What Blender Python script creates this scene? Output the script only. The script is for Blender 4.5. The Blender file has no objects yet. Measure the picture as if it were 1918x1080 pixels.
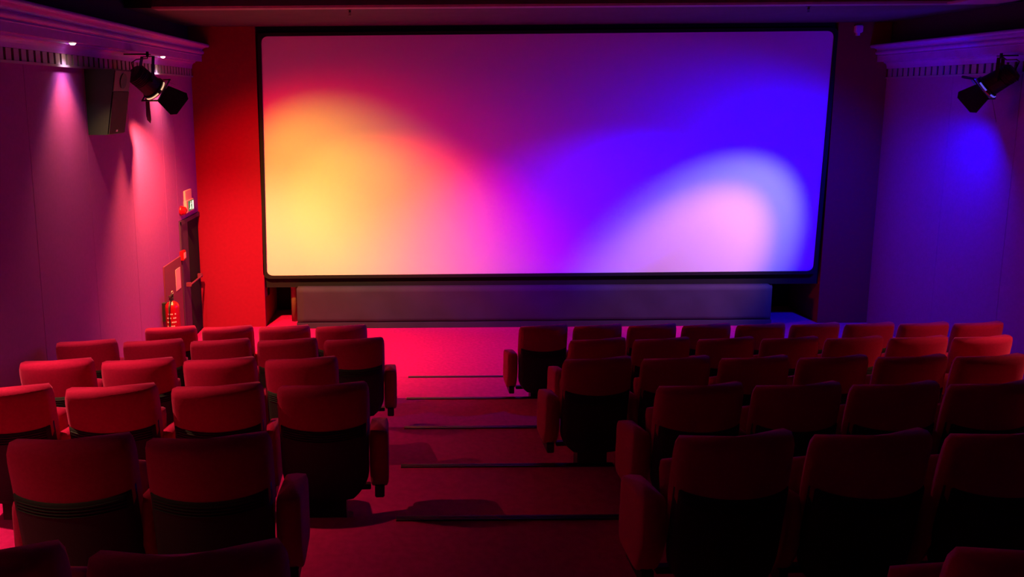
import bpy, bmesh, math, random
from mathutils import Vector, Matrix
random.seed(7)
R = math.radians
SC = bpy.context.scene
COL = SC.collection

# ------------------------------------------------------------------ camera
F, PX, PY = 1400.0, 785.0, 384.0
CAMZ = 3.6
pitch = math.atan((PY - 178) / F); roll = R(0.4)
fw = Vector((0, math.cos(pitch), -math.sin(pitch)))
u0 = Vector((0, math.sin(pitch), math.cos(pitch))); r0 = Vector((1, 0, 0))
rr = r0 * math.cos(roll) - u0 * math.sin(roll)
uu = r0 * math.sin(roll) + u0 * math.cos(roll)
cd = bpy.data.cameras.new('camera'); cam = bpy.data.objects.new('camera', cd); COL.objects.link(cam)
cd.sensor_width = 36; cd.lens = F * 36 / 1918
cd.shift_x = (959 - PX) / 1918; cd.shift_y = -(540 - PY) / 1918
cd.clip_start = 0.05
cam.matrix_world = Matrix(((rr.x, uu.x, -fw.x, 0), (rr.y, uu.y, -fw.y, 0), (rr.z, uu.z, -fw.z, CAMZ), (0, 0, 0, 1)))
SC.camera = cam

# ------------------------------------------------------------------ world, exposure
w = bpy.data.worlds.new('world'); SC.world = w; w.use_nodes = True
w.node_tree.nodes['Background'].inputs[0].default_value = (0.5, 0.1, 0.4, 1)
w.node_tree.nodes['Background'].inputs[1].default_value = 0.0
SC.view_settings.view_transform = 'Standard'; SC.view_settings.look = 'None'
SC.view_settings.gamma = 1; SC.view_settings.use_curve_mapping = False
SC.view_settings.exposure = 0.0
SC.cycles.use_denoising = True
SC.cycles.max_bounces = 8; SC.cycles.diffuse_bounces = 5

# lantern lights: (colour, watts, full cone degrees, blend, aim point)
LEFT_POS = Vector((-3.041, 8.75, CAMZ + 0.082))
RIGHT_POS = Vector((6.704, 8.95, CAMZ + 0.035))
LEFT_LIGHTS = [
    ((0.0122, 1.0000, 0.0556), 240, 55.5, 1.00, (-1.389, 11.43, CAMZ-1.445)),
    ((1.0000, 0.0004, 0.0013), 1723, 36.0, 1.00, (-0.061, 11.43, CAMZ-1.837)),
    ((0.0086, 1.0000, 0.0755), 200, 42.0, 1.00, (-0.689, 11.43, CAMZ-1.962)),
    ((1.0000, 0.3907, 0.1006), 1588, 105.0, 1.00, (-1.746, 11.43, CAMZ-8.838)),
    ((1.0000, 0.0020, 0.0021), 723, 105.8, 1.00, (-1.232, 11.43, CAMZ-2.868)),
    ((1.0, 0.12, 0.06), 5, 165, 1.0, (-2.3, 11.43, CAMZ+.5)),  # wide red spill layer added to tint soffit and cornice
]
RIGHT_LIGHTS = [
    ((0.02, 0.0, 1.0), 60, 168, 1.0, (5.6, 11.43, CAMZ+.6)),  # wide blue spill layer added to light cornice, soffit and wing top

    ((0.0001, 0.0001, 1.0000), 1255, 131.8, 1.00, (4.120, 11.43, CAMZ-4.011)),
    ((0.9758, 1.0000, 0.0144), 171, 42.7, 0.63, (4.609, 11.43, CAMZ-2.315)),
    ((1.0000, 0.2939, 0.2066), 830, 34.5, 0.83, (4.254, 11.43, CAMZ-2.675)),
    ((0.0005, 0.0001, 1.0000), 2731, 32.5, 1.00, (2.720, 11.43, CAMZ-1.804)),
]
# (colour, watts, cone, blend, inward tilt in degrees)
DOWNLIGHTS = [((1.0, 0.8, 0.95), 24.0, 92, 1.0, 0), ((1.0, 0.8, 0.9), 12.0, 30, 1.0, 0), ((1.0, 0.7, 0.35), 1.8, 150, 1.0, 0), ((1.0, 0.5, 0.18), 260.0, 84, 1.0, 14)]
HOUSE = ((1.0, 0.25, 0.2), 0.0)

# ------------------------------------------------------------------ helpers
def link(o, parent=None):
    COL.objects.link(o)
    if parent: o.parent = parent
    return o
def tag(o, label=None, cat=None, group=None, kind=None):
    if label: o['label'] = label
    if cat: o['category'] = cat
    if group: o['group'] = group
    if kind: o['kind'] = kind
    return o
def empty(name, loc=(0, 0, 0), rz=0):
    o = bpy.data.objects.new(name, None); o.location = loc; o.rotation_euler = (0, 0, rz); o.empty_display_size = .1
    return link(o)
def obj(name, bm, mat, parent=None, smooth=False):
    bmesh.ops.recalc_face_normals(bm, faces=bm.faces)
    me = bpy.data.meshes.new(name); bm.to_mesh(me); bm.free()
    me.materials.append(mat)
    if smooth:
        for p in me.polygons: p.use_smooth = True
    return link(bpy.data.objects.new(name, me), parent)
def box(bm, x0, x1, y0, y1, z0, z1, bev=0):
    g = bmesh.ops.create_cube(bm, size=1, matrix=Matrix.Translation(((x0+x1)/2, (y0+y1)/2, (z0+z1)/2)) @ Matrix.Diagonal((x1-x0, y1-y0, z1-z0, 1)))
    if bev:
        es = list({e for v in g['verts'] for e in v.link_edges})
        bmesh.ops.bevel(bm, geom=es, offset=bev, segments=2, affect='EDGES')
    return bm
def bx(*a, bev=0):
    return box(bmesh.new(), *a, bev=bev)
def cyl(bm, p0, p1, r0, r1=None, seg=20, caps=True):
    p0, p1 = Vector(p0), Vector(p1); r1 = r0 if r1 is None else r1
    d = p1 - p0
    M = Matrix.Translation((p0 + p1) / 2) @ d.to_track_quat('Z', 'Y').to_matrix().to_4x4()
    bmesh.ops.create_cone(bm, cap_ends=caps, segments=seg, radius1=r0, radius2=r1, depth=d.length, matrix=M)
    return bm
def tube(bm, pts, r, seg=8):
    pts = [Vector(p) for p in pts]; rings = []
    for i, p in enumerate(pts):
        t = (pts[min(i+1, len(pts)-1)] - pts[max(i-1, 0)]).normalized()
        q = t.to_track_quat('Z', 'Y')
        rings.append([bm.verts.new(p + q @ Vector((r*math.cos(a*2*math.pi/seg), r*math.sin(a*2*math.pi/seg), 0))) for a in range(seg)])
    for a, b in zip(rings, rings[1:]):
        for i in range(seg): bm.faces.new((a[i], a[(i+1) % seg], b[(i+1) % seg], b[i]))
    bm.faces.new(rings[0][::-1]); bm.faces.new(rings[-1])
    return bm
def lathe(bm, prof, axis_o=(0, 0, 0), seg=24, M=None):
    M = M or Matrix.Translation(axis_o); rings = []
    for r, z in prof:
        rings.append([bm.verts.new(M @ Vector((max(r, 1e-4)*math.cos(a*2*math.pi/seg), max(r, 1e-4)*math.sin(a*2*math.pi/seg), z))) for a in range(seg)])
    for a, b in zip(rings, rings[1:]):
        for i in range(seg): bm.faces.new((a[i], a[(i+1) % seg], b[(i+1) % seg], b[i]))
    return bm
def prism(bm, poly, ext):
    """poly: list of 3D points (planar), ext: extrusion vector"""
    e = Vector(ext); a = [bm.verts.new(Vector(p)) for p in poly]; b = [bm.verts.new(Vector(p) + e) for p in poly]
    bm.faces.new(a); bm.faces.new(b[::-1]); n = len(a)
    for i in range(n): bm.faces.new((a[i], b[i], b[(i+1) % n], a[(i+1) % n]))
    return bm
def pillow(bm, width, place, h, nx=14, nz=12, pe=6.0, M=None):
    """closed padded slab. width(s)->half width at s in [-1,1]; place(x,s)->(y,z) of its mid surface; h half thickness"""
    def samp(n): return [math.sin(math.pi/2 * (2*i/n - 1)) * 0.5 + (2*i/n - 1) * 0.5 for i in range(n+1)]
    T, S = samp(nx), samp(nz)
    def fall(t): return max(0.0, 1 - abs(t)**pe) ** (1/pe*1.6)
    front, rear = [], []
    for j, s in enumerate(S):
        fr, re = [], []
        wd = width(s)
        for i, t in enumerate(T):
            x = wd * t; y, z = place(x, s)
            th = h * fall(t) * fall(s)
            edge = i in (0, nx) or j in (0, nz)
            p = Vector((x, y + th, z)); q = Vector((x, y - th, z))
            if M: p = M @ p; q = M @ q
            v = bm.verts.new(p); fr.append(v); re.append(v if edge else bm.verts.new(q))
        front.append(fr); rear.append(re)
    for j in range(nz):
        for i in range(nx):
            bm.faces.new((front[j][i], front[j][i+1], front[j+1][i+1], front[j+1][i]))
            bm.faces.new((rear[j][i], rear[j+1][i], rear[j+1][i+1], rear[j][i+1]))
    return bm
def sq(s, q): return max(0.0, 1 - abs(s)**q) ** (1/q)

# ------------------------------------------------------------------ materials
def mat(name, col, rough=0.8, metal=0, noise=None, bump=None, sheen=0, sheen_tint=None, spec=0.5, emit=None, wave=None):
    m = bpy.data.materials.new(name); m.use_nodes = True; nt = m.node_tree; b = nt.nodes['Principled BSDF']
    b.inputs['Base Color'].default_value = (*col, 1); b.inputs['Roughness'].default_value = rough; b.inputs['Metallic'].default_value = metal
    b.inputs['Specular IOR Level'].default_value = spec
    tc = nt.nodes.new('ShaderNodeTexCoord')
    if sheen:
        b.inputs['Sheen Weight'].default_value = sheen; b.inputs['Sheen Roughness'].default_value = 0.35
        b.inputs['Sheen Tint'].default_value = (*(sheen_tint or col), 1)
    if noise:
        sc, amt = noise
        n = nt.nodes.new('ShaderNodeTexNoise'); n.inputs['Scale'].default_value = sc; n.inputs['Detail'].default_value = 4
        nt.links.new(tc.outputs['Object'], n.inputs['Vector'])
        r = nt.nodes.new('ShaderNodeMapRange'); r.inputs[1].default_value = .3; r.inputs[2].default_value = .7
        r.inputs[3].default_value = 1 - amt; r.inputs[4].default_value = 1 + amt
        nt.links.new(n.outputs[0], r.inputs[0])
        mx = nt.nodes.new('ShaderNodeVectorMath'); mx.operation = 'SCALE'; mx.inputs[0].default_value = col
        nt.links.new(r.outputs[0], mx.inputs['Scale']); nt.links.new(mx.outputs[0], b.inputs['Base Color'])
    if bump:
        sc, st = bump
        n2 = nt.nodes.new('ShaderNodeTexNoise'); n2.inputs['Scale'].default_value = sc; n2.inputs['Detail'].default_value = 6
        nt.links.new(tc.outputs['Object'], n2.inputs['Vector'])
        bp = nt.nodes.new('ShaderNodeBump'); bp.inputs['Strength'].default_value = st; bp.inputs['Distance'].default_value = .01
        nt.links.new(n2.outputs[0], bp.inputs['Height']); nt.links.new(bp.outputs[0], b.inputs['Normal'])
    if emit:
        b.inputs['Emission Color'].default_value = (*emit[0], 1); b.inputs['Emission Strength'].default_value = emit[1]
    return m
M = dict(
    carpet=mat('carpet', (0.58, 0.006, 0.19), .95, noise=(22, .12), bump=(400, .5), sheen=.15, spec=.1),
    wall=mat('mauve_fabric', (0.30, 0.040, 0.30), .9, noise=(30, .05), bump=(500, .2), spec=.2),
    wing=mat('red_fabric_wall', (0.25, 0.0012, 0.030), .9, noise=(20, .05), bump=(500, .2), spec=.2),
    black=mat('black_matte', (0.012, 0.011, 0.012), .9, spec=.2),
    ceiling=mat('dark_ceiling', (0.02, 0.014, 0.02), .9, noise=(5, .1), spec=.2),
    soffit=mat('grey_soffit', (0.09, 0.085, 0.09), .85, noise=(3, .08), spec=.2),
    trim=mat('screenlit_trim', (0.24, 0.22, 0.22), .7, noise=(8, .1)),  # paler than the soffit: light from the screen put into the colour
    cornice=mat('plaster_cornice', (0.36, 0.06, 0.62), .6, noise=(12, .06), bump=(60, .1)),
    frieze=mat('frieze_block', (0.30, 0.20, 0.30), .6),
    recess=mat('dark_recess', (0.03, 0.018, 0.03), .9),
    screen=mat('screen_white', (0.80, 0.78, 0.78), .9, bump=(700, .05), spec=.1),
    skirt=mat('stage_cloth', (0.040, 0.024, 0.062), .8, noise=(3, .1), bump=(6, .25), spec=.3),
    velvet=mat('red_velour', (0.45, 0.006, 0.09), .9, noise=(60, .08), bump=(300, .25), sheen=.5, sheen_tint=(1, .15, .5), spec=.1),
    shell=mat('black_shell', (0.026, 0.026, 0.034), .6, spec=.25, bump=(250, .1)),
    metal=mat('dark_metal', (0.03, 0.03, 0.03), .45, metal=.2),
    lens=mat('black_paint', (0.012, 0.012, 0.013), .55),
    ring=mat('warm_metal_rim', (0.75, 0.62, 0.5), .3, metal=.6),
    nosing=mat('nosing_metal', (0.10, 0.10, 0.10), .35, metal=.9),
    speaker=mat('speaker_side', (0.008, 0.012, 0.010), .6, noise=(15, .08)),
    grille=mat('speaker_grille', (0.02, 0.014, 0.016), .8, bump=(400, .4)),
    horn=mat('speaker_horn_plate', (0.12, 0.08, 0.07), .6),
    redpaint=mat('red_paint', (0.32, 0.002, 0.008), .3),
    white=mat('white_plastic', (0.75, 0.72, 0.70), .5),
    signgreen=mat('sign_green', (0.0, 0.10, 0.04), .5, emit=((0.02, .16, .07), 1.0)),
    signwhite=mat('sign_white', (0.8, 0.9, 0.8), .5, emit=((.75, 1, .8), 1.0)),
    door=mat('dark_door', (0.05, 0.012, 0.06), .6, noise=(4, .1)),
    board=mat('plum_board', (0.16, 0.01, 0.06), .7, noise=(6, .08)),
    pink=mat('pink_plate', (0.75, 0.35, 0.38), .5),
    lamp=mat('lamp_glow', (1, 1, 1), .5, emit=((1, .86, .72), 9)),
    glowwarm=mat('warm_rim_glow', (.8, .6, .4), .5, emit=((1, .62, .36), .9)),
    glowblue=mat('blue_rim_glow', (.3, .3, .8), .5, emit=((.12, .10, 1), .7)),
    brass=mat('downlight_rim', (.7, .6, .45), .35, metal=.5),
    hose=mat('black_rubber', (.015, .015, .015), .5),
    pole=mat('brown_cloth', (0.22, 0.15, 0.08), .8, noise=(20, .1)),
)
def structure(name, bm, m, label, cat, parent=None):
    o = obj(name, bm, m, parent)
    if not parent: tag(o, label, cat, kind='structure')
    return o

# ------------------------------------------------------------------ levels
FL = CAMZ - 3.60
XL, XR = -3.41, 7.05
def N(j): return CAMZ - 3.43 + .24 * j            # level of the tread behind row j
NY = [8.81, 7.58, 6.36, 5.20, 4.11] + [4.11 - 1.18*i for i in range(1, 6)]
YW, YB, YBACK = 11.40, 12.35, -1.8
ZS = CAMZ + 1.03; ZC = CAMZ + 1.12

# floor: flat front area, then seating tiers
structure('floor', bx(XL, XR, NY[0]-.02, YB, FL-.2, FL), M['carpet'], 'pink lit carpeted floor between front row and screen', 'floor')
for j in range(len(NY)):
    y0 = NY[j+1]-.02 if j+1 < len(NY) else YBACK
    nm = ['front row', 'second row', 'third row', 'fourth row', 'fifth row', 'nearest row', 'camera', 'rear', 'rear', 'rear'][j]
    bm = bx(XL, XR, y0, NY[j], FL-.2, N(j), bev=0)
    t = structure('floor', bm, M['carpet'], '', '')
    tag(t, f'red carpeted tier carrying the {nm} seats' if j < 6 else f'red carpeted tier behind the seats, step {j-5} up from nearest row', 'floor tier', kind='structure')
# ceiling, soffit
structure('ceiling', bx(XL-.2, XR+.2, YBACK, 9.02, ZC, ZC+.1), M['ceiling'], 'near black ceiling above the seats', 'ceiling')
structure('ceiling', bx(XL-.2, XR+.2, 9.00, YB, ZS, ZC+.1), M['soffit'], 'lowered grey soffit in front of the top of the screen', 'ceiling')
bm = prism(bmesh.new(), [(XL+.3, 9.22, ZS), (XL+.3, 9.22, ZS-.006), (XL+.3, 8.99, ZS-.012), (XL+.3, 8.97, ZS+.012), (XL+.3, 8.99, ZC)], (XR-XL-.6, 0, 0))
structure('trim_1', bm, M['trim'], 'strip coloured paler for screen light along the near edge of the soffit', 'trim')
# walls
def wall_side(name, x, side, ydoor=None):
    xo = x - side*.2
    root = structure(name, bx(min(x - side*.03, xo), max(x - side*.03, xo), YBACK, YB, FL-.2, ZC+.1), M['recess'],
                     'mauve fabric wall on the extinguisher and exit side' if side > 0 else 'violet fabric wall opposite the exit door', 'wall')
    return root
wl = wall_side('wall_left', XL, 1); wr = wall_side('wall_right', XR, -1)
FB_L, FT_L = CAMZ+.30, CAMZ+.415
FB_R, FT_R = CAMZ+.21, CAMZ+.34
seams = [11.45, 9.98, 8.84, 7.70, 6.56, 5.42, 4.28, 3.14, 2.0, .86, -.28]
DY0, DY1, DZ = 10.50, 11.37, CAMZ-1.81
def panel(root, x, side, y0, y1, z0, z1):
    a, b = sorted((x, x - side*.045))
    obj('panel', bx(a, b, y0+.0015, y1-.0015, z0, z1, bev=.0015), M['wall'], root)
for y1, y0 in zip(seams, seams[1:]):
    zlow = FL-.1
    if y1 > 11: 
        panel(wl, XL, 1, y0, DY0-.05, zlow, FB_L); panel(wl, XL, 1, DY0-.05, y1, DZ+.06, FB_L)
    else: panel(wl, XL, 1, y0, y1, zlow, FB_L)
    panel(wr, XR, -1, y0, y1, zlow, FB_R)
structure('wall_back', bx(XL-.2, XR+.2, YBACK-.2, YBACK, FL-.2, ZC+.1), M['wall'], 'mauve wall behind the last tier', 'wall')
structure('wall_front', bx(XL-.2, XR+.2, YB, YB+.2, FL-.2, ZC+.1), M['black'], 'black wall behind the screen', 'wall')
# wing walls each side of the screen
WX0, WX1 = -2.43, 6.27
structure('wall_front', bx(XL-.02, WX0, YW, YB, FL-.1, ZS+.02, bev=0), M['wing'], 'red fabric wing wall between exit door and screen', 'wall')
structure('wall_front', bx(WX1, XR+.02, YW, YB, FL-.1, ZS+.02, bev=0), M['wing'], 'dark maroon wing wall at the blue side of the screen', 'wall')

# frieze blocks and cornices
def frieze(x, side, zb, zt, y0, label):
    root = empty('trim_3' if side > 0 else 'trim_4', (x, y0, zb)); tag(root, label, 'frieze', kind='structure')
    def add(name, bm, m): 
        bmesh.ops.translate(bm, verts=bm.verts, vec=(-x, -y0, -zb)); return obj(name, bm, m, root)
    a, b = sorted((x - side*.03, x + side*.002))
    add('backing', bx(a, b, YBACK+.02, YW-.01, zb+.008, zt), M['recess'])
    a, b = sorted((x - side*.01, x + side*.028))
    add('ledge', bx(a, b, YBACK+.02, YW-.01, zb-.012, zb+.010), M['frieze'])
    n = int((YW - .05 - y0) / .122); me = None
    for i in range(n):
        y = YW - .05 - i*.122
        if me is None:
            bm = bx(min(0, side*.020), max(0, side*.020), -.082, 0, 0.012, zt-zb-.002)
            o = obj('slat', bm, M['frieze'], root); me = o.data
        else: o = link(bpy.data.objects.new('slat', me), root)
        o.location = (0, y - y0, 0)
frieze(XL, 1, FB_L, FT_L, 5.2, 'row of pale vertical frieze blocks under the magenta lit cornice')
frieze(XR, -1, FB_R, FT_R, 7.6, 'row of frieze blocks under the blue lit cornice')
def cornice(x, side, zt, name, label):
    # profile (offset from the wall, height above frieze top)
    pr = [(-.03, .0), (.02, .0), (.02, .014)]
    for k in range(5):                                       # small cove above the frieze
        a = k/4*math.pi/2; pr.append((.02 + .045*(1-math.cos(a)), .016 + .070*math.sin(a)))
    pr += [(.072, .086), (.072, .102), (.088, .102), (.088, .106), (.155, .106), (.155, .102), (.172, .102), (.172, .180), (.179, .182), (.181, .188), (.179, .194), (.172, .196), (.172, .206)]
    for k in range(9):                                       # lower bead
        a = -math.pi/2 + k/8*math.pi*.95; pr.append((.180 + .030*math.cos(a), .236 + .030*math.sin(a)))
    for k in range(1, 8):                                    # cove
        a = k/8*math.pi/2; pr.append((.186 + .075*(1-math.cos(a)), .268 + .040*math.sin(a)))
    for k in range(8):                                       # upper bead
        a = -math.pi/2 + k/7*math.pi; pr.append((.268 + .024*math.cos(a), .332 + .024*math.sin(a)))
    pr += [(.24, .358), (-.03, .358)]
    y0 = YBACK + .02
    bm = prism(bmesh.new(), [(x + side*a, y0, zt + b) for a, b in pr], (0, YW - .01 - y0, 0))
    return structure(name, bm, M['cornice'], label, 'cornice')
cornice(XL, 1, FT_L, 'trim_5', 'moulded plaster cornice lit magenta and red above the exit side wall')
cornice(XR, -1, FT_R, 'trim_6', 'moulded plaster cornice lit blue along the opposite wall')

# ------------------------------------------------------------------ screen
scr = empty('cinema_screen', (1.9, 11.42, CAMZ-2.80)); tag(scr, 'wide white projection screen glowing orange, magenta and blue', 'screen')
def rel(bm, root):
    bmesh.ops.translate(bm, verts=bm.verts, vec=-root.location); return bm
c = [(-2.345, .883), (6.225, .905), (6.165, -2.765), (-2.395, -2.780)]
def rounded(cs, r):
    out = []; n = len(cs)
    for i in range(n):
        p = Vector(cs[i]); a = (Vector(cs[i-1]) - p).normalized(); b = (Vector(cs[(i+1) % n]) - p).normalized()
        for k in range(7):
            t = k/6; q = p + a*r*(1-t)**2 + b*r*t**2; out.append(q)
    return out
pts = rounded(c, .11)
bm = prism(bmesh.new(), [(p.x, 11.43, CAMZ + p.y) for p in pts], (0, .02, 0)); obj('screen_surface', rel(bm, scr), M['screen'], scr)
# black masking frame with lips in front of the cloth
cx, cz = 1.9, -.94
outer = [(cx + (p.x-cx)*1.0 + (.05 if p.x > cx else -.05), cz + (p.y-cz) + (.05 if p.y > cz else -.045)) for p in pts]
bm = bmesh.new(); vs = []
for (ox, oz), p in zip(outer, pts):
    vs.append([bm.verts.new((ox, 11.40, CAMZ+oz)), bm.verts.new((p.x, 11.40, CAMZ+p.y)), bm.verts.new((p.x, 11.429, CAMZ+p.y)), bm.verts.new((ox, 11.46, CAMZ+oz))])
for i in range(len(vs)):
    a, b = vs[i], vs[(i+1) % len(vs)]
    for k in range(4): bm.faces.new((a[k], b[k], b[(k+1) % 4], a[(k+1) % 4]))
obj('masking_frame', rel(bm, scr), M['black'], scr)
structure('trim_2', bx(WX0, WX1, 11.47, 11.55, CAMZ-2.98, ZS), M['black'], 'black masking around and under the screen', 'masking')
# cloth fronted platform below the screen
st = empty('stage_platform', (1.8, 11.3, FL)); tag(st, 'low dark cloth fronted platform under the screen, lit brown to blue', 'platform')
bm = bmesh.new(); nx = 60; nz = 8; g = []
for j in range(nz+1):
    row = []
    for i in range(nx+1):
        x = -1.915 + 7.40*i/nx; z = FL + .085 + (CAMZ-2.975+.012*(1-i/nx)-FL-.085)*j/nz
        row.append(bm.verts.new((x, 11.31 + .006*math.sin(x*7+j*.6)*math.sin(x*2.3), z)))
    g.append(row)
for j in range(nz):
    for i in range(nx): bm.faces.new((g[j][i], g[j][i+1], g[j+1][i+1], g[j+1][i]))
top = g[-1]; bk = [bm.verts.new((v.co.x, 11.60, v.co.z)) for v in top]; lo = [bm.verts.new((v.co.x, 11.60, FL+.085)) for v in top]
for i in range(nx):
    bm.faces.new((top[i], top[i+1], bk[i+1], bk[i])); bm.faces.new((bk[i], bk[i+1], lo[i+1], lo[i])); bm.faces.new((lo[i], lo[i+1], g[0][i+1], g[0][i]))
bm.faces.new([r[0] for r in g] + [bk[0], lo[0]]); bm.faces.new([r[-1] for r in g] + [bk[-1], lo[-1]])
obj('front_cloth', rel(bm, st), M['skirt'], st, True)
obj('plinth', rel(bx(-1.925, 5.495, 11.29, 11.6, FL, FL+.09, bev=.004), st), M['skirt'], st)
pp = tag(obj('drape_pole', cyl(bmesh.new(), (-2.02, 11.72, FL), (-2.02, 11.72, CAMZ-2.3), .055), M['pole'], None, True), 'brown cloth wrapped vertical pole beside the platform under the screen', 'pole')
tag(obj('stage_cable', tube(bmesh.new(), [(5.56, 11.5, FL), (5.55, 11.5, FL+.5), (5.57, 11.5, CAMZ-2.7)], .012), M['pole'], None, True), 'thin vertical cable beside the blue end of the platform', 'cable')
pl = tag(obj('socket_plate', bx(WX0-.001, WX0+.02, 11.62, 11.70, FL+.45, FL+.60, bev=.006), M['black'], None), 'upper black socket plate on the return of the red wing wall', 'socket')
pl = tag(obj('socket_plate', bx(WX0-.001, WX0+.02, 11.62, 11.70, FL+.80, FL+.92, bev=.006), M['black'], None), 'second black socket plate on the return of the red wing wall', 'socket')

# ------------------------------------------------------------------ seats
def make_seat():
    root = empty('cinema_chair')
    def curve(x, z):                      # plan curvature (convex to the rear) and lean
        return -.072*(1 - (x/.28)**2) + (1.02 - z)*.16
    # red padded back: wraps over the top and covers the upper part of the rear
    def wd(s): return .278*sq(s, 10) if s > 0 else .278 - .02*(-s)
    z0, z1 = .40, 1.025
    bm = pillow(bmesh.new(), lambda s: wd(s), lambda x, s: (curve(x, z0+(s+1)/2*(z1-z0)) + .045, z0 + (s+1)/2*(z1-z0) + (.012*(x/.28) if s > .5 else 0)), .062, 16, 14, 7)
    obj('backrest', bm, M['velvet'], root, True)
    # rear lower shell
    zs0, zs1 = .235, .785
    def ws(s):
        z = zs0 + (s+1)/2*(zs1-zs0)
        k = max(0.0, min(1.0, (z-zs0)/.20)); return .268*(.38 + .62*(1-(1-k)**2.2)**.5)
    bm = pillow(bmesh.new(), ws, lambda x, s: (curve(x, zs0+(s+1)/2*(zs1-zs0)) + .018, zs0 + (s+1)/2*(zs1-zs0) - .022*(1-(x/.28)**2)*(1 if s > .3 else 0)*min(1, max(0, (s-.3)/.6))), .040, 16, 14, 16)
    sh = obj('back_shell', bm, M['shell'], root, True)
    # fine ribs near the top of the shell
    bm = bmesh.new()
    for k in range(4):
        z = .745 - k*.016
        tube(bm, [(x, curve(x, z) - .024, z - .022*(1-(x/.28)**2)) for x in [-.24 + .48*i/10 for i in range(11)]], .0035, 5)
    rb = obj('rib', bm, M['shell'], sh, True); rb['kind'] = 'stuff'
    # tipped up seat cushion
    Mx = Matrix.Translation((0, .285, .55)) @ Matrix.Rotation(R(-14), 4, 'X')
    bm = pillow(bmesh.new(), lambda s: .225*sq(s, 9) if abs(s) > 0 else .225, lambda x, s: (.02*(x/.22)**2, s*.215), .062, 12, 10, 5, Mx)
    obj('seat', bm, M['velvet'], root, True)
    # pedestal
    bm = bmesh.new(); box(bm, -.12, .12, .10, .24, 0.02, .36, bev=.012); box(bm, -.15, .15, .05, .32, 0, .025, bev=.006)
    obj('pedestal', bm, M['metal'], root)
    obj('cross_bar', bx(-.272, .272, .20, .24, .235, .27, bev=.004), M['metal'], root)
    return root
def arm_mesh():
    bm = bmesh.new()
    Mx = Matrix(((0, 1, 0, 0), (1, 0, 0, 0), (0, 0, 1, 0), (0, 0, 0, 1)))      # pillow's x -> world y, thickness -> world x
    def half(s): return .19*sq(s, 9) * (1 - .30*max(0, -s)**1.5)
    def place(x, s): return 0.0, .450 + s*.205 - (.035*(x/.19) if s > 0 else 0)
    pillow(bm, half, place, .060, 14, 14, 8, Mx)
    for v in bm.verts: v.co.y += .275 + .05*max(0, .450 - v.co.z)/.2
    me = bpy.data.meshes.new('armrest'); bmesh.ops.recalc_face_normals(bm, faces=bm.faces); bm.to_mesh(me); bm.free(); me.materials.append(M['velvet'])
    for p in me.polygons: p.use_smooth = True
    bm = bx(-.030, .030, .16, .40, .20, .28, bev=.006); br = bpy.data.meshes.new('arm_bracket'); bm.to_mesh(br); bm.free(); br.materials.append(M['metal'])
    return me, br
SEAT = make_seat(); used = [False]
ARM, BRACKET = arm_mesh()
def tree_copy(o, parent=None):
    c = o.copy(); link(c, parent)
    for ch in o.children: tree_copy(ch, c)
    return c
def add_arm(root, x):
    a = link(bpy.data.objects.new('armrest', ARM), root); a.location = (x, 0, 0)
    if abs(x) < .3: a.scale = (.72, 1, 1)
    b = link(bpy.data.objects.new('arm_bracket', BRACKET), a); b.location = (0, 0, 0)
ROWS = {1: ([-2.947, -2.337, -1.729, -1.129], [1.038, 1.613, 2.192, 2.779, 3.337, 3.921, 4.503, 5.072, 5.65]),
        2: ([-3.319, -2.692, -2.101, -1.479, -.888], [1.328, 1.918, 2.511, 3.092, 3.666, 4.229, 4.799]),
        3: ([-3.017, -2.40, -1.781, -1.181], [1.047, 1.655, 2.222, 2.799, 3.388, 3.971]),
        4: ([-2.77, -2.138, -1.503, -.871], [1.381, 1.956, 2.535, 3.113]),
        5: ([-1.816, -1.216], [1.092, 1.689, 2.28]),
        6: ([-1.545, -.931], [1.435])}
RY = {1: (7.655, 7.62), 2: (6.50, 6.45), 3: (5.34, 5.30), 4: (4.225, 4.18), 5: (3.04, 3.03), 6: (1.85, 1.84)}
ORD = ['next to the aisle', 'second from the aisle', 'third from the aisle', 'fourth from the aisle', 'fifth from the aisle', 'sixth from the aisle', 'seventh from the aisle', 'eighth from the aisle', 'ninth from the aisle']
RN = {1: 'first', 2: 'second', 3: 'third', 4: 'fourth', 5: 'fifth', 6: 'sixth'}
tmpl = []
for k, (L, Rt) in ROWS.items():
    for blk, xs in ((0, L[::-1]), (1, Rt)):
        if len(xs) > 2: xs = [xs[0] + (xs[-1]-xs[0])*i/(len(xs)-1) for i in range(len(xs))]
        for i, x in enumerate(xs):
            o = SEAT if not used[0] else tree_copy(SEAT); 
            if not used[0]: used[0] = True
            W = .288 if blk == 0 else .276
            y = RY[k][blk] + .0 - (.012*i if (blk == 1 and k < 4) else 0)*0
            o.location = (x + W, y, N(k-1))
            if blk == 1: o.scale = (.95, 1, 1)
            o.rotation_euler = (0, 0, R(2.2 + random.uniform(-.5, .5)))
            side = 'extinguisher side' if blk == 0 else 'blue side'
            tag(o, f'red cinema chair, {RN[k]} row from the screen, {ORD[i]}, {side}', 'cinema chair', f'{RN[k]} row chairs on the {side}')
            tmpl.append((o, blk, i, len(xs), k))
for o, blk, i, n, k in tmpl:
    s = 1 if blk == 0 else -1
    add_arm(o, s*(.328 if i == 0 else .288))
    if i == n-1: add_arm(o, -s*.275)

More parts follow.
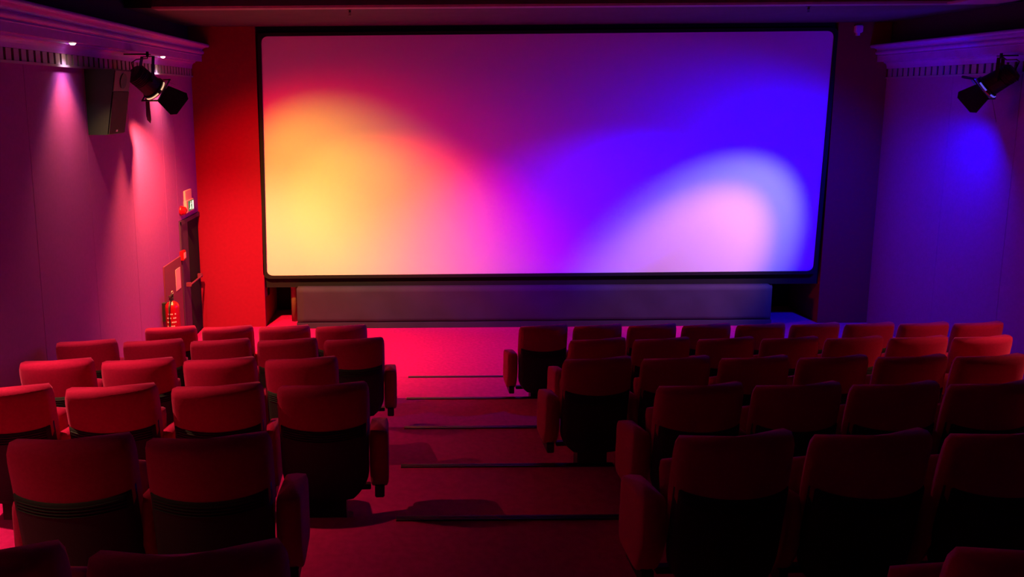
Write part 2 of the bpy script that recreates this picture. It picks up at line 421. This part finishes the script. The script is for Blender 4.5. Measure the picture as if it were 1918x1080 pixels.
# step nosings in the aisle
for j in range(5):
    x1 = [1.12, 1.45, 1.17, 1.42, 1.25][j]
    bm = bmesh.new(); y, z = NY[j], N(j)
    box(bm, -.148, x1, y-.045, y+.006, z, z+.006); box(bm, -.148, x1, y+.001, y+.007, z-.03, z+.004)
    for q in range(3): box(bm, -.146, x1-.002, y-.04+q*.014, y-.034+q*.014, z+.005, z+.009)
    tag(obj('step_nosing', bm, M['nosing'], None), 'dark metal nosing strip on the aisle step %s' % ['below the front row, closest to the screen', 'beside the front row seats', 'beside the second row seats', 'beside the third row seats', 'beside the fourth row seats, nearest'][j], 'step nosing', 'metal nosings on the aisle steps')

# ------------------------------------------------------------------ wall speaker
sp = empty('wall_speaker', (XL, 7.68, CAMZ-.37)); tag(sp, 'tapered dark box loudspeaker hung high on the mauve wall', 'speaker')
y0, y1 = 7.75, 8.19; zt, zb = CAMZ+.285, CAMZ-.385; xt, xb = XL+.31, XL+.195
bm = prism(bmesh.new(), [(XL, y0, zt), (xt, y0, zt), (xb, y0, zb), (XL, y0, zb)], (0, y1-y0, 0))
obj('cabinet', rel(bm, sp), M['speaker'], sp)
def spt(u, v, d=0):   # u along y 0..1, v down 0..1, d outward
    p0 = Vector((xt, y0, zt)); n = Vector((zt-zb, 0, -(xt-xb))).normalized()
    return p0 + Vector((0, (y1-y0)*u, 0)) + Vector((xb-xt, 0, zb-zt))*v + n*d
def plate(u0, u1, v0, v1, d0, d1):
    n = spt(0, 0, d1) - spt(0, 0, d0)
    return prism(bmesh.new(), [spt(u0, v0, d0), spt(u1, v0, d0), spt(u1, v1, d0), spt(u0, v1, d0)], n)
obj('grille', rel(plate(.03, .97, .34, .985, 0, .012), sp), M['grille'], sp)
hp = obj('horn_plate', rel(plate(.03, .97, .02, .33, 0, .010), sp), M['horn'], sp)
bm = bmesh.new()
cyl(bm, spt(.52, .17, .008), spt(.52, .17, .02), .075, .082, 24)
obj('horn_mouth', rel(bm, sp), M['lens'], hp)
obj('badge', rel(plate(.40, .50, .93, .96, .012, .016), sp), M['white'], sp)

# ------------------------------------------------------------------ theatre lanterns
def spot(name, parent, pos, col, W, ang, blend, aim, rad=.055):
    l = bpy.data.lights.new(name, 'SPOT'); l.color = col; l.energy = W; l.spot_size = R(ang); l.spot_blend = blend; l.shadow_soft_size = rad
    o = bpy.data.objects.new(name, l); link(o, parent)
    d = (Vector(aim) - Vector(pos)).normalized()
    o.rotation_euler = d.to_track_quat('-Z', 'Y').to_euler(); o.location = Vector(pos) - parent.location
    return o
def lantern(name, hang, pos, aim, label, lights, flip):
    hang = Vector(hang)
    root = empty('theatre_lantern', hang); tag(root, label, 'stage light', 'barn door lanterns on the cornices')
    d = (Vector(aim) - pos).normalized(); q = d.to_track_quat('Z', 'Y')
    def LM(p): return pos + q @ Vector((p[0]*1.2, p[1]*1.2, p[2]))     # local: z along beam, lens at 0
    T = Matrix.Translation(pos) @ q.to_matrix().to_4x4() @ Matrix.Diagonal((1.2, 1.2, 1, 1))
    body = bmesh.new()
    lathe(body, [(.0, -.34), (.07, -.335), (.088, -.31), (.09, -.20), (.098, -.19), (.105, -.05), (.118, -.04), (.118, -.012), (.1, -.01), (.1, -.03), (0, -.032)], M=T)
    obj('lamp_housing', rel(body, root), M['lens'], root, False)
    fins = bmesh.new()
    for k in range(5): lathe(fins, [(.09, -.30+k*.022), (.098, -.30+k*.022), (.098, -.292+k*.022), (.09, -.292+k*.022)], M=T)
    f = obj('cooling_fin', rel(fins, root), M['lens'], root); f['kind'] = 'stuff'
    rg = bmesh.new(); lathe(rg, [(.1, -.012), (.122, -.012), (.124, 0.0), (.1, .002), (.1, -.012)], M=T)
    obj('lens_ring', rel(rg, root), M['ring'], root)
    gp = bmesh.new()                                          # emissive arcs added to imitate light leaking round the lens rim
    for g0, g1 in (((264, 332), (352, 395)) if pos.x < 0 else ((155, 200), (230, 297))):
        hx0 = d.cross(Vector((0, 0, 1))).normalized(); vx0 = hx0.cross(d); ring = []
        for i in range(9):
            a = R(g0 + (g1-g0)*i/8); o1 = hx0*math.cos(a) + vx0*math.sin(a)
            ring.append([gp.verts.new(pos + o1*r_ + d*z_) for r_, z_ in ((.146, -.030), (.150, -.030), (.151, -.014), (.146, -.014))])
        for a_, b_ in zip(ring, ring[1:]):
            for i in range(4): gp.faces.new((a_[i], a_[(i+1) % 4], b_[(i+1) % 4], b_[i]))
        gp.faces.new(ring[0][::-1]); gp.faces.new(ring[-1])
    obj('rim_glow', rel(gp, root), M['glowwarm'] if pos.x < 0 else M['glowblue'], root)
    # square frame + four doors
    fr = bmesh.new()
    for (a, b, c2, d2) in ((-.13, .13, .115, .13), (-.13, .13, -.13, -.115), (-.13, -.115, -.13, .13), (.115, .13, -.13, .13)):
        prism(fr, [LM((a, c2, .004)), LM((b, c2, .004)), LM((b, d2, .004)), LM((a, d2, .004))], q @ Vector((0, 0, .01)))
    obj('colour_frame', rel(fr, root), M['lens'], root)
    for k in range(4):
        a0 = R(flip[k]); sprd, L = (R(38 if pos.x < 0 or k == 0 else 60), .25) if k < 2 else ((R(15), .13) if pos.x < 0 else (R(46), .12))
        hx = d.cross(Vector((0, 0, 1))).normalized(); vx = hx.cross(d)
        axw = hx*math.cos(a0) + vx*math.sin(a0); ax = q.inverted() @ axw; tx = Vector((0, 0, 1)).cross(ax)
        out = Vector((0, 0, 1))*math.cos(sprd) + ax*math.sin(sprd)
        b0 = ax*.125 + Vector((0, 0, .012))
        w0, w1 = (.09, .13) if k % 2 == 0 else (.05, .065)
        pts4 = [b0 - tx*w0, b0 + tx*w0, b0 + tx*w1 + out*L*.8, b0 + tx*w1*.7 + out*L, b0 - tx*w1*.7 + out*L, b0 - tx*w1 + out*L*.8]
        nrm = out.cross(tx)
        obj('barn_door', rel(prism(bmesh.new(), [LM(p) for p in pts4], q @ (nrm*.003)), root), M['lens'], root)
    # yoke
    side = (q @ Vector((1, 0, 0))); side = Vector((side.x, side.y, 0)).normalized()
    c0 = LM((0, 0, -.16))
    topz = hang.z - .03
    yk = bmesh.new()
    for s in (-1, 1):
        p1 = c0 + side*s*.135; p2 = Vector((hang.x, hang.y, topz)) + side*s*.10
        fwd = side.cross(Vector((0, 0, 1)))*.018
        prism(yk, [p1 - fwd, p1 + fwd, p2 + fwd, p2 - fwd], side*.006*s)
    p2 = Vector((hang.x, hang.y, topz)); fwd = side.cross(Vector((0, 0, 1)))*.018
    prism(yk, [p2 - side*.106 - fwd, p2 + side*.106 - fwd, p2 + side*.106 + fwd, p2 - side*.106 + fwd], (0, 0, .008))
    obj('yoke', rel(yk, root), M['lens'], root)
    kn = bmesh.new()
    for s in (-1, 1): cyl(kn, c0 + side*s*.115, c0 + side*s*.165, .02, seg=12)
    obj('tilt_knob', rel(kn, root), M['lens'], root)
    cl = bmesh.new(); cyl(cl, (hang.x, hang.y, topz), (hang.x, hang.y, hang.z+.03), .016, seg=10); box(cl, hang.x-.03, hang.x+.03, hang.y-.03, hang.y+.03, hang.z-.008, hang.z+.004)
    obj('hook_clamp', rel(cl, root), M['lens'], root)
    wx = XL+.06 if pos.x < 0 else XR-.06
    obj('hanging_arm', rel(bx(min(wx, hang.x), max(wx, hang.x), hang.y-.018, hang.y+.018, hang.z-.006, hang.z+.009), root), M['lens'], root)
    tail = LM((0, 0, -.335))
    cb = tube(bmesh.new(), [tail, tail + Vector((0, -.05, .10)), (tail + p2)/2 + Vector((0, -.12, .05)), p2 + Vector((.02, -.06, -.02)), p2 + Vector((0, 0, .03))], .007, 6)
    obj('power_cable', rel(cb, root), M['hose'], root, True)
    for col, W, ang, bl, am in lights:
        spot('lantern_light', root, pos + d*.03, col, W, ang, bl, am)
    return root
lantern('theatre_lantern', (-3.085, 8.68, FT_L+.066), LEFT_POS, (-1.2, 11.43, CAMZ-2.3), 'black barn door lantern with warm rim and added glow arcs hanging beside the wall speaker', LEFT_LIGHTS, (345, 245, 165, 75))
lantern('theatre_lantern', (6.80, 8.87, FT_R+.066), RIGHT_POS, (4.5, 11.43, CAMZ-2.4), 'black barn door lantern with added blue glow arcs under the blue lit cornice', RIGHT_LIGHTS, (195, 295, 15, 105))

# ------------------------------------------------------------------ cornice downlights
def downlight(x, y, z, label, power=1.0):
    root = empty('downlight', (x, y, z)); tag(root, label, 'downlight', 'small round downlights in the cornice')
    bm = bmesh.new(); lathe(bm, [(.031, .002), (.031, -.006), (.038, -.008), (.043, 0), (.031, .002)]); obj('rim', bm, M['brass'], root, True)
    bm = bmesh.new(); lathe(bm, [(.0, -.027), (.014, -.025), (.024, -.018), (.030, -.006), (.030, .0), (0, .0)]); obj('lamp', bm, M['lamp'], root, True)
    for col, W, ang, bl, tilt in DOWNLIGHTS:
        bulb(root, col, W*(power if tilt else 1), ang, bl, tilt if x < 0 else -tilt)
def bulb(root, col, W, ang, bl, tilt):
    l = bpy.data.lights.new('bulb', 'SPOT'); l.color = col; l.energy = W; l.spot_size = R(ang); l.spot_blend = bl; l.shadow_soft_size = .02
    o = link(bpy.data.objects.new('bulb', l), root); o.location = (0, 0, -.050); o.rotation_euler = (0, -R(tilt), 0)
zl = FT_L + .104; zr = FT_R + .104
downlight(XL+.125, 7.26, zl, 'small glowing round downlight above the speaker in the cornice', 1.3)
downlight(XL+.125, 9.80, zl, 'small glowing round downlight just behind the hanging lantern', 1.6)
downlight(XL+.125, 4.60, zl, 'small glowing downlight in the cornice near the fourth row', 2.0)
downlight(XL+.125, 2.00, zl, 'small glowing downlight in the cornice nearest the camera', .6)
downlight(XR-.125, 5.70, zr, 'small glowing downlight in the opposite cornice above the second row', 2.2)

# ------------------------------------------------------------------ exit door and wall fittings
dr = empty('door_1', (XL, DY0, FL)); tag(dr, 'dark exit door in the corner beside the red wing wall', 'door', kind='structure')
fr = bmesh.new(); box(fr, XL-.04, XL+.02, DY0-.05, DY0, FL, DZ+.05); box(fr, XL-.04, XL+.02, DY0-.05, YW-.002, DZ, DZ+.055)
obj('door_frame', rel(fr, dr), M['door'], dr)
lf = obj('door_leaf', rel(bx(XL-.035, XL-.005, DY0+.004, DY0+.36, FL+.005, DZ-.004, bev=.003), dr), M['door'], dr)
obj('door_black_infill', rel(bx(XL-.035, XL-.012, DY0+.362, YW-.003, FL+.005, DZ-.004), dr), M['black'], dr)  # plain black sheet filling the rest of the doorway
pb = bmesh.new(); cyl(pb, (XL+.06, DY0+.16, FL+.88), (XL+.06, YW-.16, FL+.88), .013, seg=12); box(pb, XL-.005, XL+.065, DY0+.15, DY0+.19, FL+.85, FL+.91, bev=.004); box(pb, XL-.005, XL+.065, YW-.19, YW-.15, FL+.85, FL+.91, bev=.004)
obj('push_bar', rel(pb, dr), M['board'], lf)
bd = empty('wall_board', (XL, 9.72, FL)); tag(bd, 'plum coloured waist high board on the wall beside the exit door', 'board')
obj('board_panel', rel(bx(XL-.001, XL+.018, 9.70, 10.42, FL, CAMZ-2.235, bev=.003), bd), M['board'], bd)
tag(obj('notice', bx(XL+.018, XL+.022, 10.14, 10.34, CAMZ-2.68, CAMZ-2.38), M['pink'], None), 'small pink notice fixed near the top of the plum board', 'notice')
cp = tag(empty('call_point', (XL, 10.47, CAMZ-2.25)), 'small red fire call point box beside the exit door frame', 'alarm box')
obj('body', rel(bx(XL+.001, XL+.06, 10.40, 10.53, CAMZ-2.31, CAMZ-2.17, bev=.01), cp), M['redpaint'], cp); obj('glass', rel(bx(XL+.06, XL+.063, 10.42, 10.51, CAMZ-2.28, CAMZ-2.20), cp), M['pink'], cp)
sd = tag(empty('alarm_sounder', (XL, 10.56, CAMZ-1.61)), 'round red alarm sounder on the wall beside the exit sign', 'alarm')
bm = bmesh.new(); lathe(bm, [(0.0, .085), (.035, .083), (.055, .07), (.06, .03), (.07, .025), (.07, 0), (0, 0)], M=Matrix.Rotation(R(90), 4, 'Y')); obj('sounder_body', bm, M['redpaint'], sd, True)
# exit sign box: faces the audience obliquely
es = tag(empty('exit_sign', (XL, 10.82, CAMZ-1.57), R(0)), 'lit green and white exit sign above the exit door', 'sign')
obj('sign_case', bx(0, .045, -.11, .23, -.10, .075, bev=.004), M['pink'], es)
sf = obj('sign_face', bx(.045, .049, -.03, .22, -.085, .06), M['signgreen'], es)
bm = bmesh.new()
box(bm, .049, .052, .145, .20, -.075, .05)                                  # doorway
lathe(bm, [(0, 0), (.012, 0), (.012, .003), (0, .003)], M=Matrix.Translation((.049, .075, .038)) @ Matrix.Rotation(R(90), 4, 'Y'), seg=10)
for a, b, ww in (((.072, .022), (.060, -.02), .010), ((.060, -.02), (.085, -.04), .007), ((.085, -.04), (.080, -.07), .006), ((.060, -.02), (.045, -.05), .007), ((.045, -.05), (.02, -.055), .006), ((.075, .018), (.105, .012), .005), ((.068, .018), (.04, .005), .005)):
    A = Vector((.049, a[0], a[1])); B = Vector((.049, b[0], b[1])); n = Vector((0, -(B-A).z, (B-A).y)).normalized()*ww
    prism(bm, [A-n, B-n, B+n, A+n], (.003, 0, 0))
obj('pictogram', bm, M['signwhite'], sf)
tag(obj('sign_plate', bx(XL+.001, XL+.03, 10.72, 11.02, CAMZ-1.50, CAMZ-1.35, bev=.004), M['pink'], None), 'blank pinkish emergency unit just above the exit sign', 'plate')
# fire extinguisher
ex = tag(empty('fire_extinguisher', (XL+.125, 9.62, FL+.40)), 'red fire extinguisher with black hose hung on the wall by the plum board', 'fire extinguisher')
bm = bmesh.new(); lathe(bm, [(0, 0), (.07, 0), (.088, .015), (.092, .04), (.092, .44), (.085, .475), (.06, .505), (.03, .52), (.026, .53), (0, .53)]); obj('cylinder_body', bm, M['redpaint'], ex, True)
bm = bmesh.new()
for k in range(5):
    for q in range(6):
        a = R(-115 + q*13); zz = .36 - k*.055
        p = Vector((.0925*math.cos(a), .0925*math.sin(a), zz)); t = Vector((-math.sin(a), math.cos(a), 0))*.008
        if (k+q) % 4: prism(bm, [p-t, p+t, p+t+Vector((0, 0, .018)), p-t+Vector((0, 0, .018))], Vector((math.cos(a), math.sin(a), 0))*.001)
lb = obj('printed_label', bm, M['white'], ex); lb['kind'] = 'stuff'
bm = bmesh.new(); cyl(bm, (0, 0, .52), (0, 0, .57), .024, seg=12); box(bm, -.012, .012, -.09, .05, .565, .58, bev=.003); box(bm, -.012, .012, -.10, .04, .60, .613, bev=.003); box(bm, -.01, .01, .02, .045, .57, .61)
obj('valve_handle', bm, M['hose'], ex)
bm = bmesh.new(); 
tube(bm, [(0, .03 + .03*math.cos(a), .63 + .022*math.sin(a)) for a in [i*math.pi/6 for i in range(13)]], .005, 6); obj('safety_ring', bm, M['ring'], ex, True)
bm = tube(bmesh.new(), [(0, -.03, .55), (0, -.08, .54), (0, -.125, .46), (0, -.125, .25), (0, -.115, .05), (0, -.11, .0)], .012, 8); obj('hose', bm, M['hose'], ex, True)
obj('wall_bracket', bx(-.125, -.08, -.03, .03, .25, .50), M['hose'], ex)

# ------------------------------------------------------------------ ceiling fittings
def sprinkler(x, y, label):
    s = tag(empty('sprinkler_head', (x, y, ZS)), label, 'sprinkler', 'sprinkler heads in the soffit')
    bm = bmesh.new(); lathe(bm, [(0, .0), (.035, .0), (.035, -.008), (.015, -.014), (.012, -.04), (0, -.04)]); obj('escutcheon', bm, M['metal'], s)
    bm = bmesh.new(); cyl(bm, (.012, 0, -.03), (.004, 0, -.07), .003, seg=6); cyl(bm, (-.012, 0, -.03), (-.004, 0, -.07), .003, seg=6); cyl(bm, (0, 0, -.07), (0, 0, -.075), .025, seg=12); obj('deflector', bm, M['metal'], s)
sprinkler(-.82, 9.27, 'small sprinkler head on the orange tinted soffit'); sprinkler(4.72, 9.27, 'small sprinkler head on the blue tinted soffit')
sn = tag(empty('motion_sensor', (6.55, YW, CAMZ+.93)), 'small pale sensor high on the maroon wing wall', 'sensor')
obj('sensor_body', bx(-.055, .055, -.07, 0, -.06, .05, bev=.012), M['white'], sn); obj('mount_bracket', bx(-.02, .02, -.05, -.0, -.10, -.055), M['white'], sn)
vt = tag(empty('air_vent', (6.05, 8.1, ZC)), 'rectangular louvred air vent unit hanging from the ceiling above the blue cornice', 'vent')
obj('vent_box', bx(-.19, .19, -.25, .25, -.16, 0, bev=.004), M['metal'], vt)
for k in range(4): obj('louvre', bx(-.17, .17, -.262, -.245, -.145+k*.034, -.133+k*.034), M['metal'], vt)
obj('vent_lip', bx(-.30, .24, -.27, .25, -.185, -.16, bev=.004), M['ring'], vt)
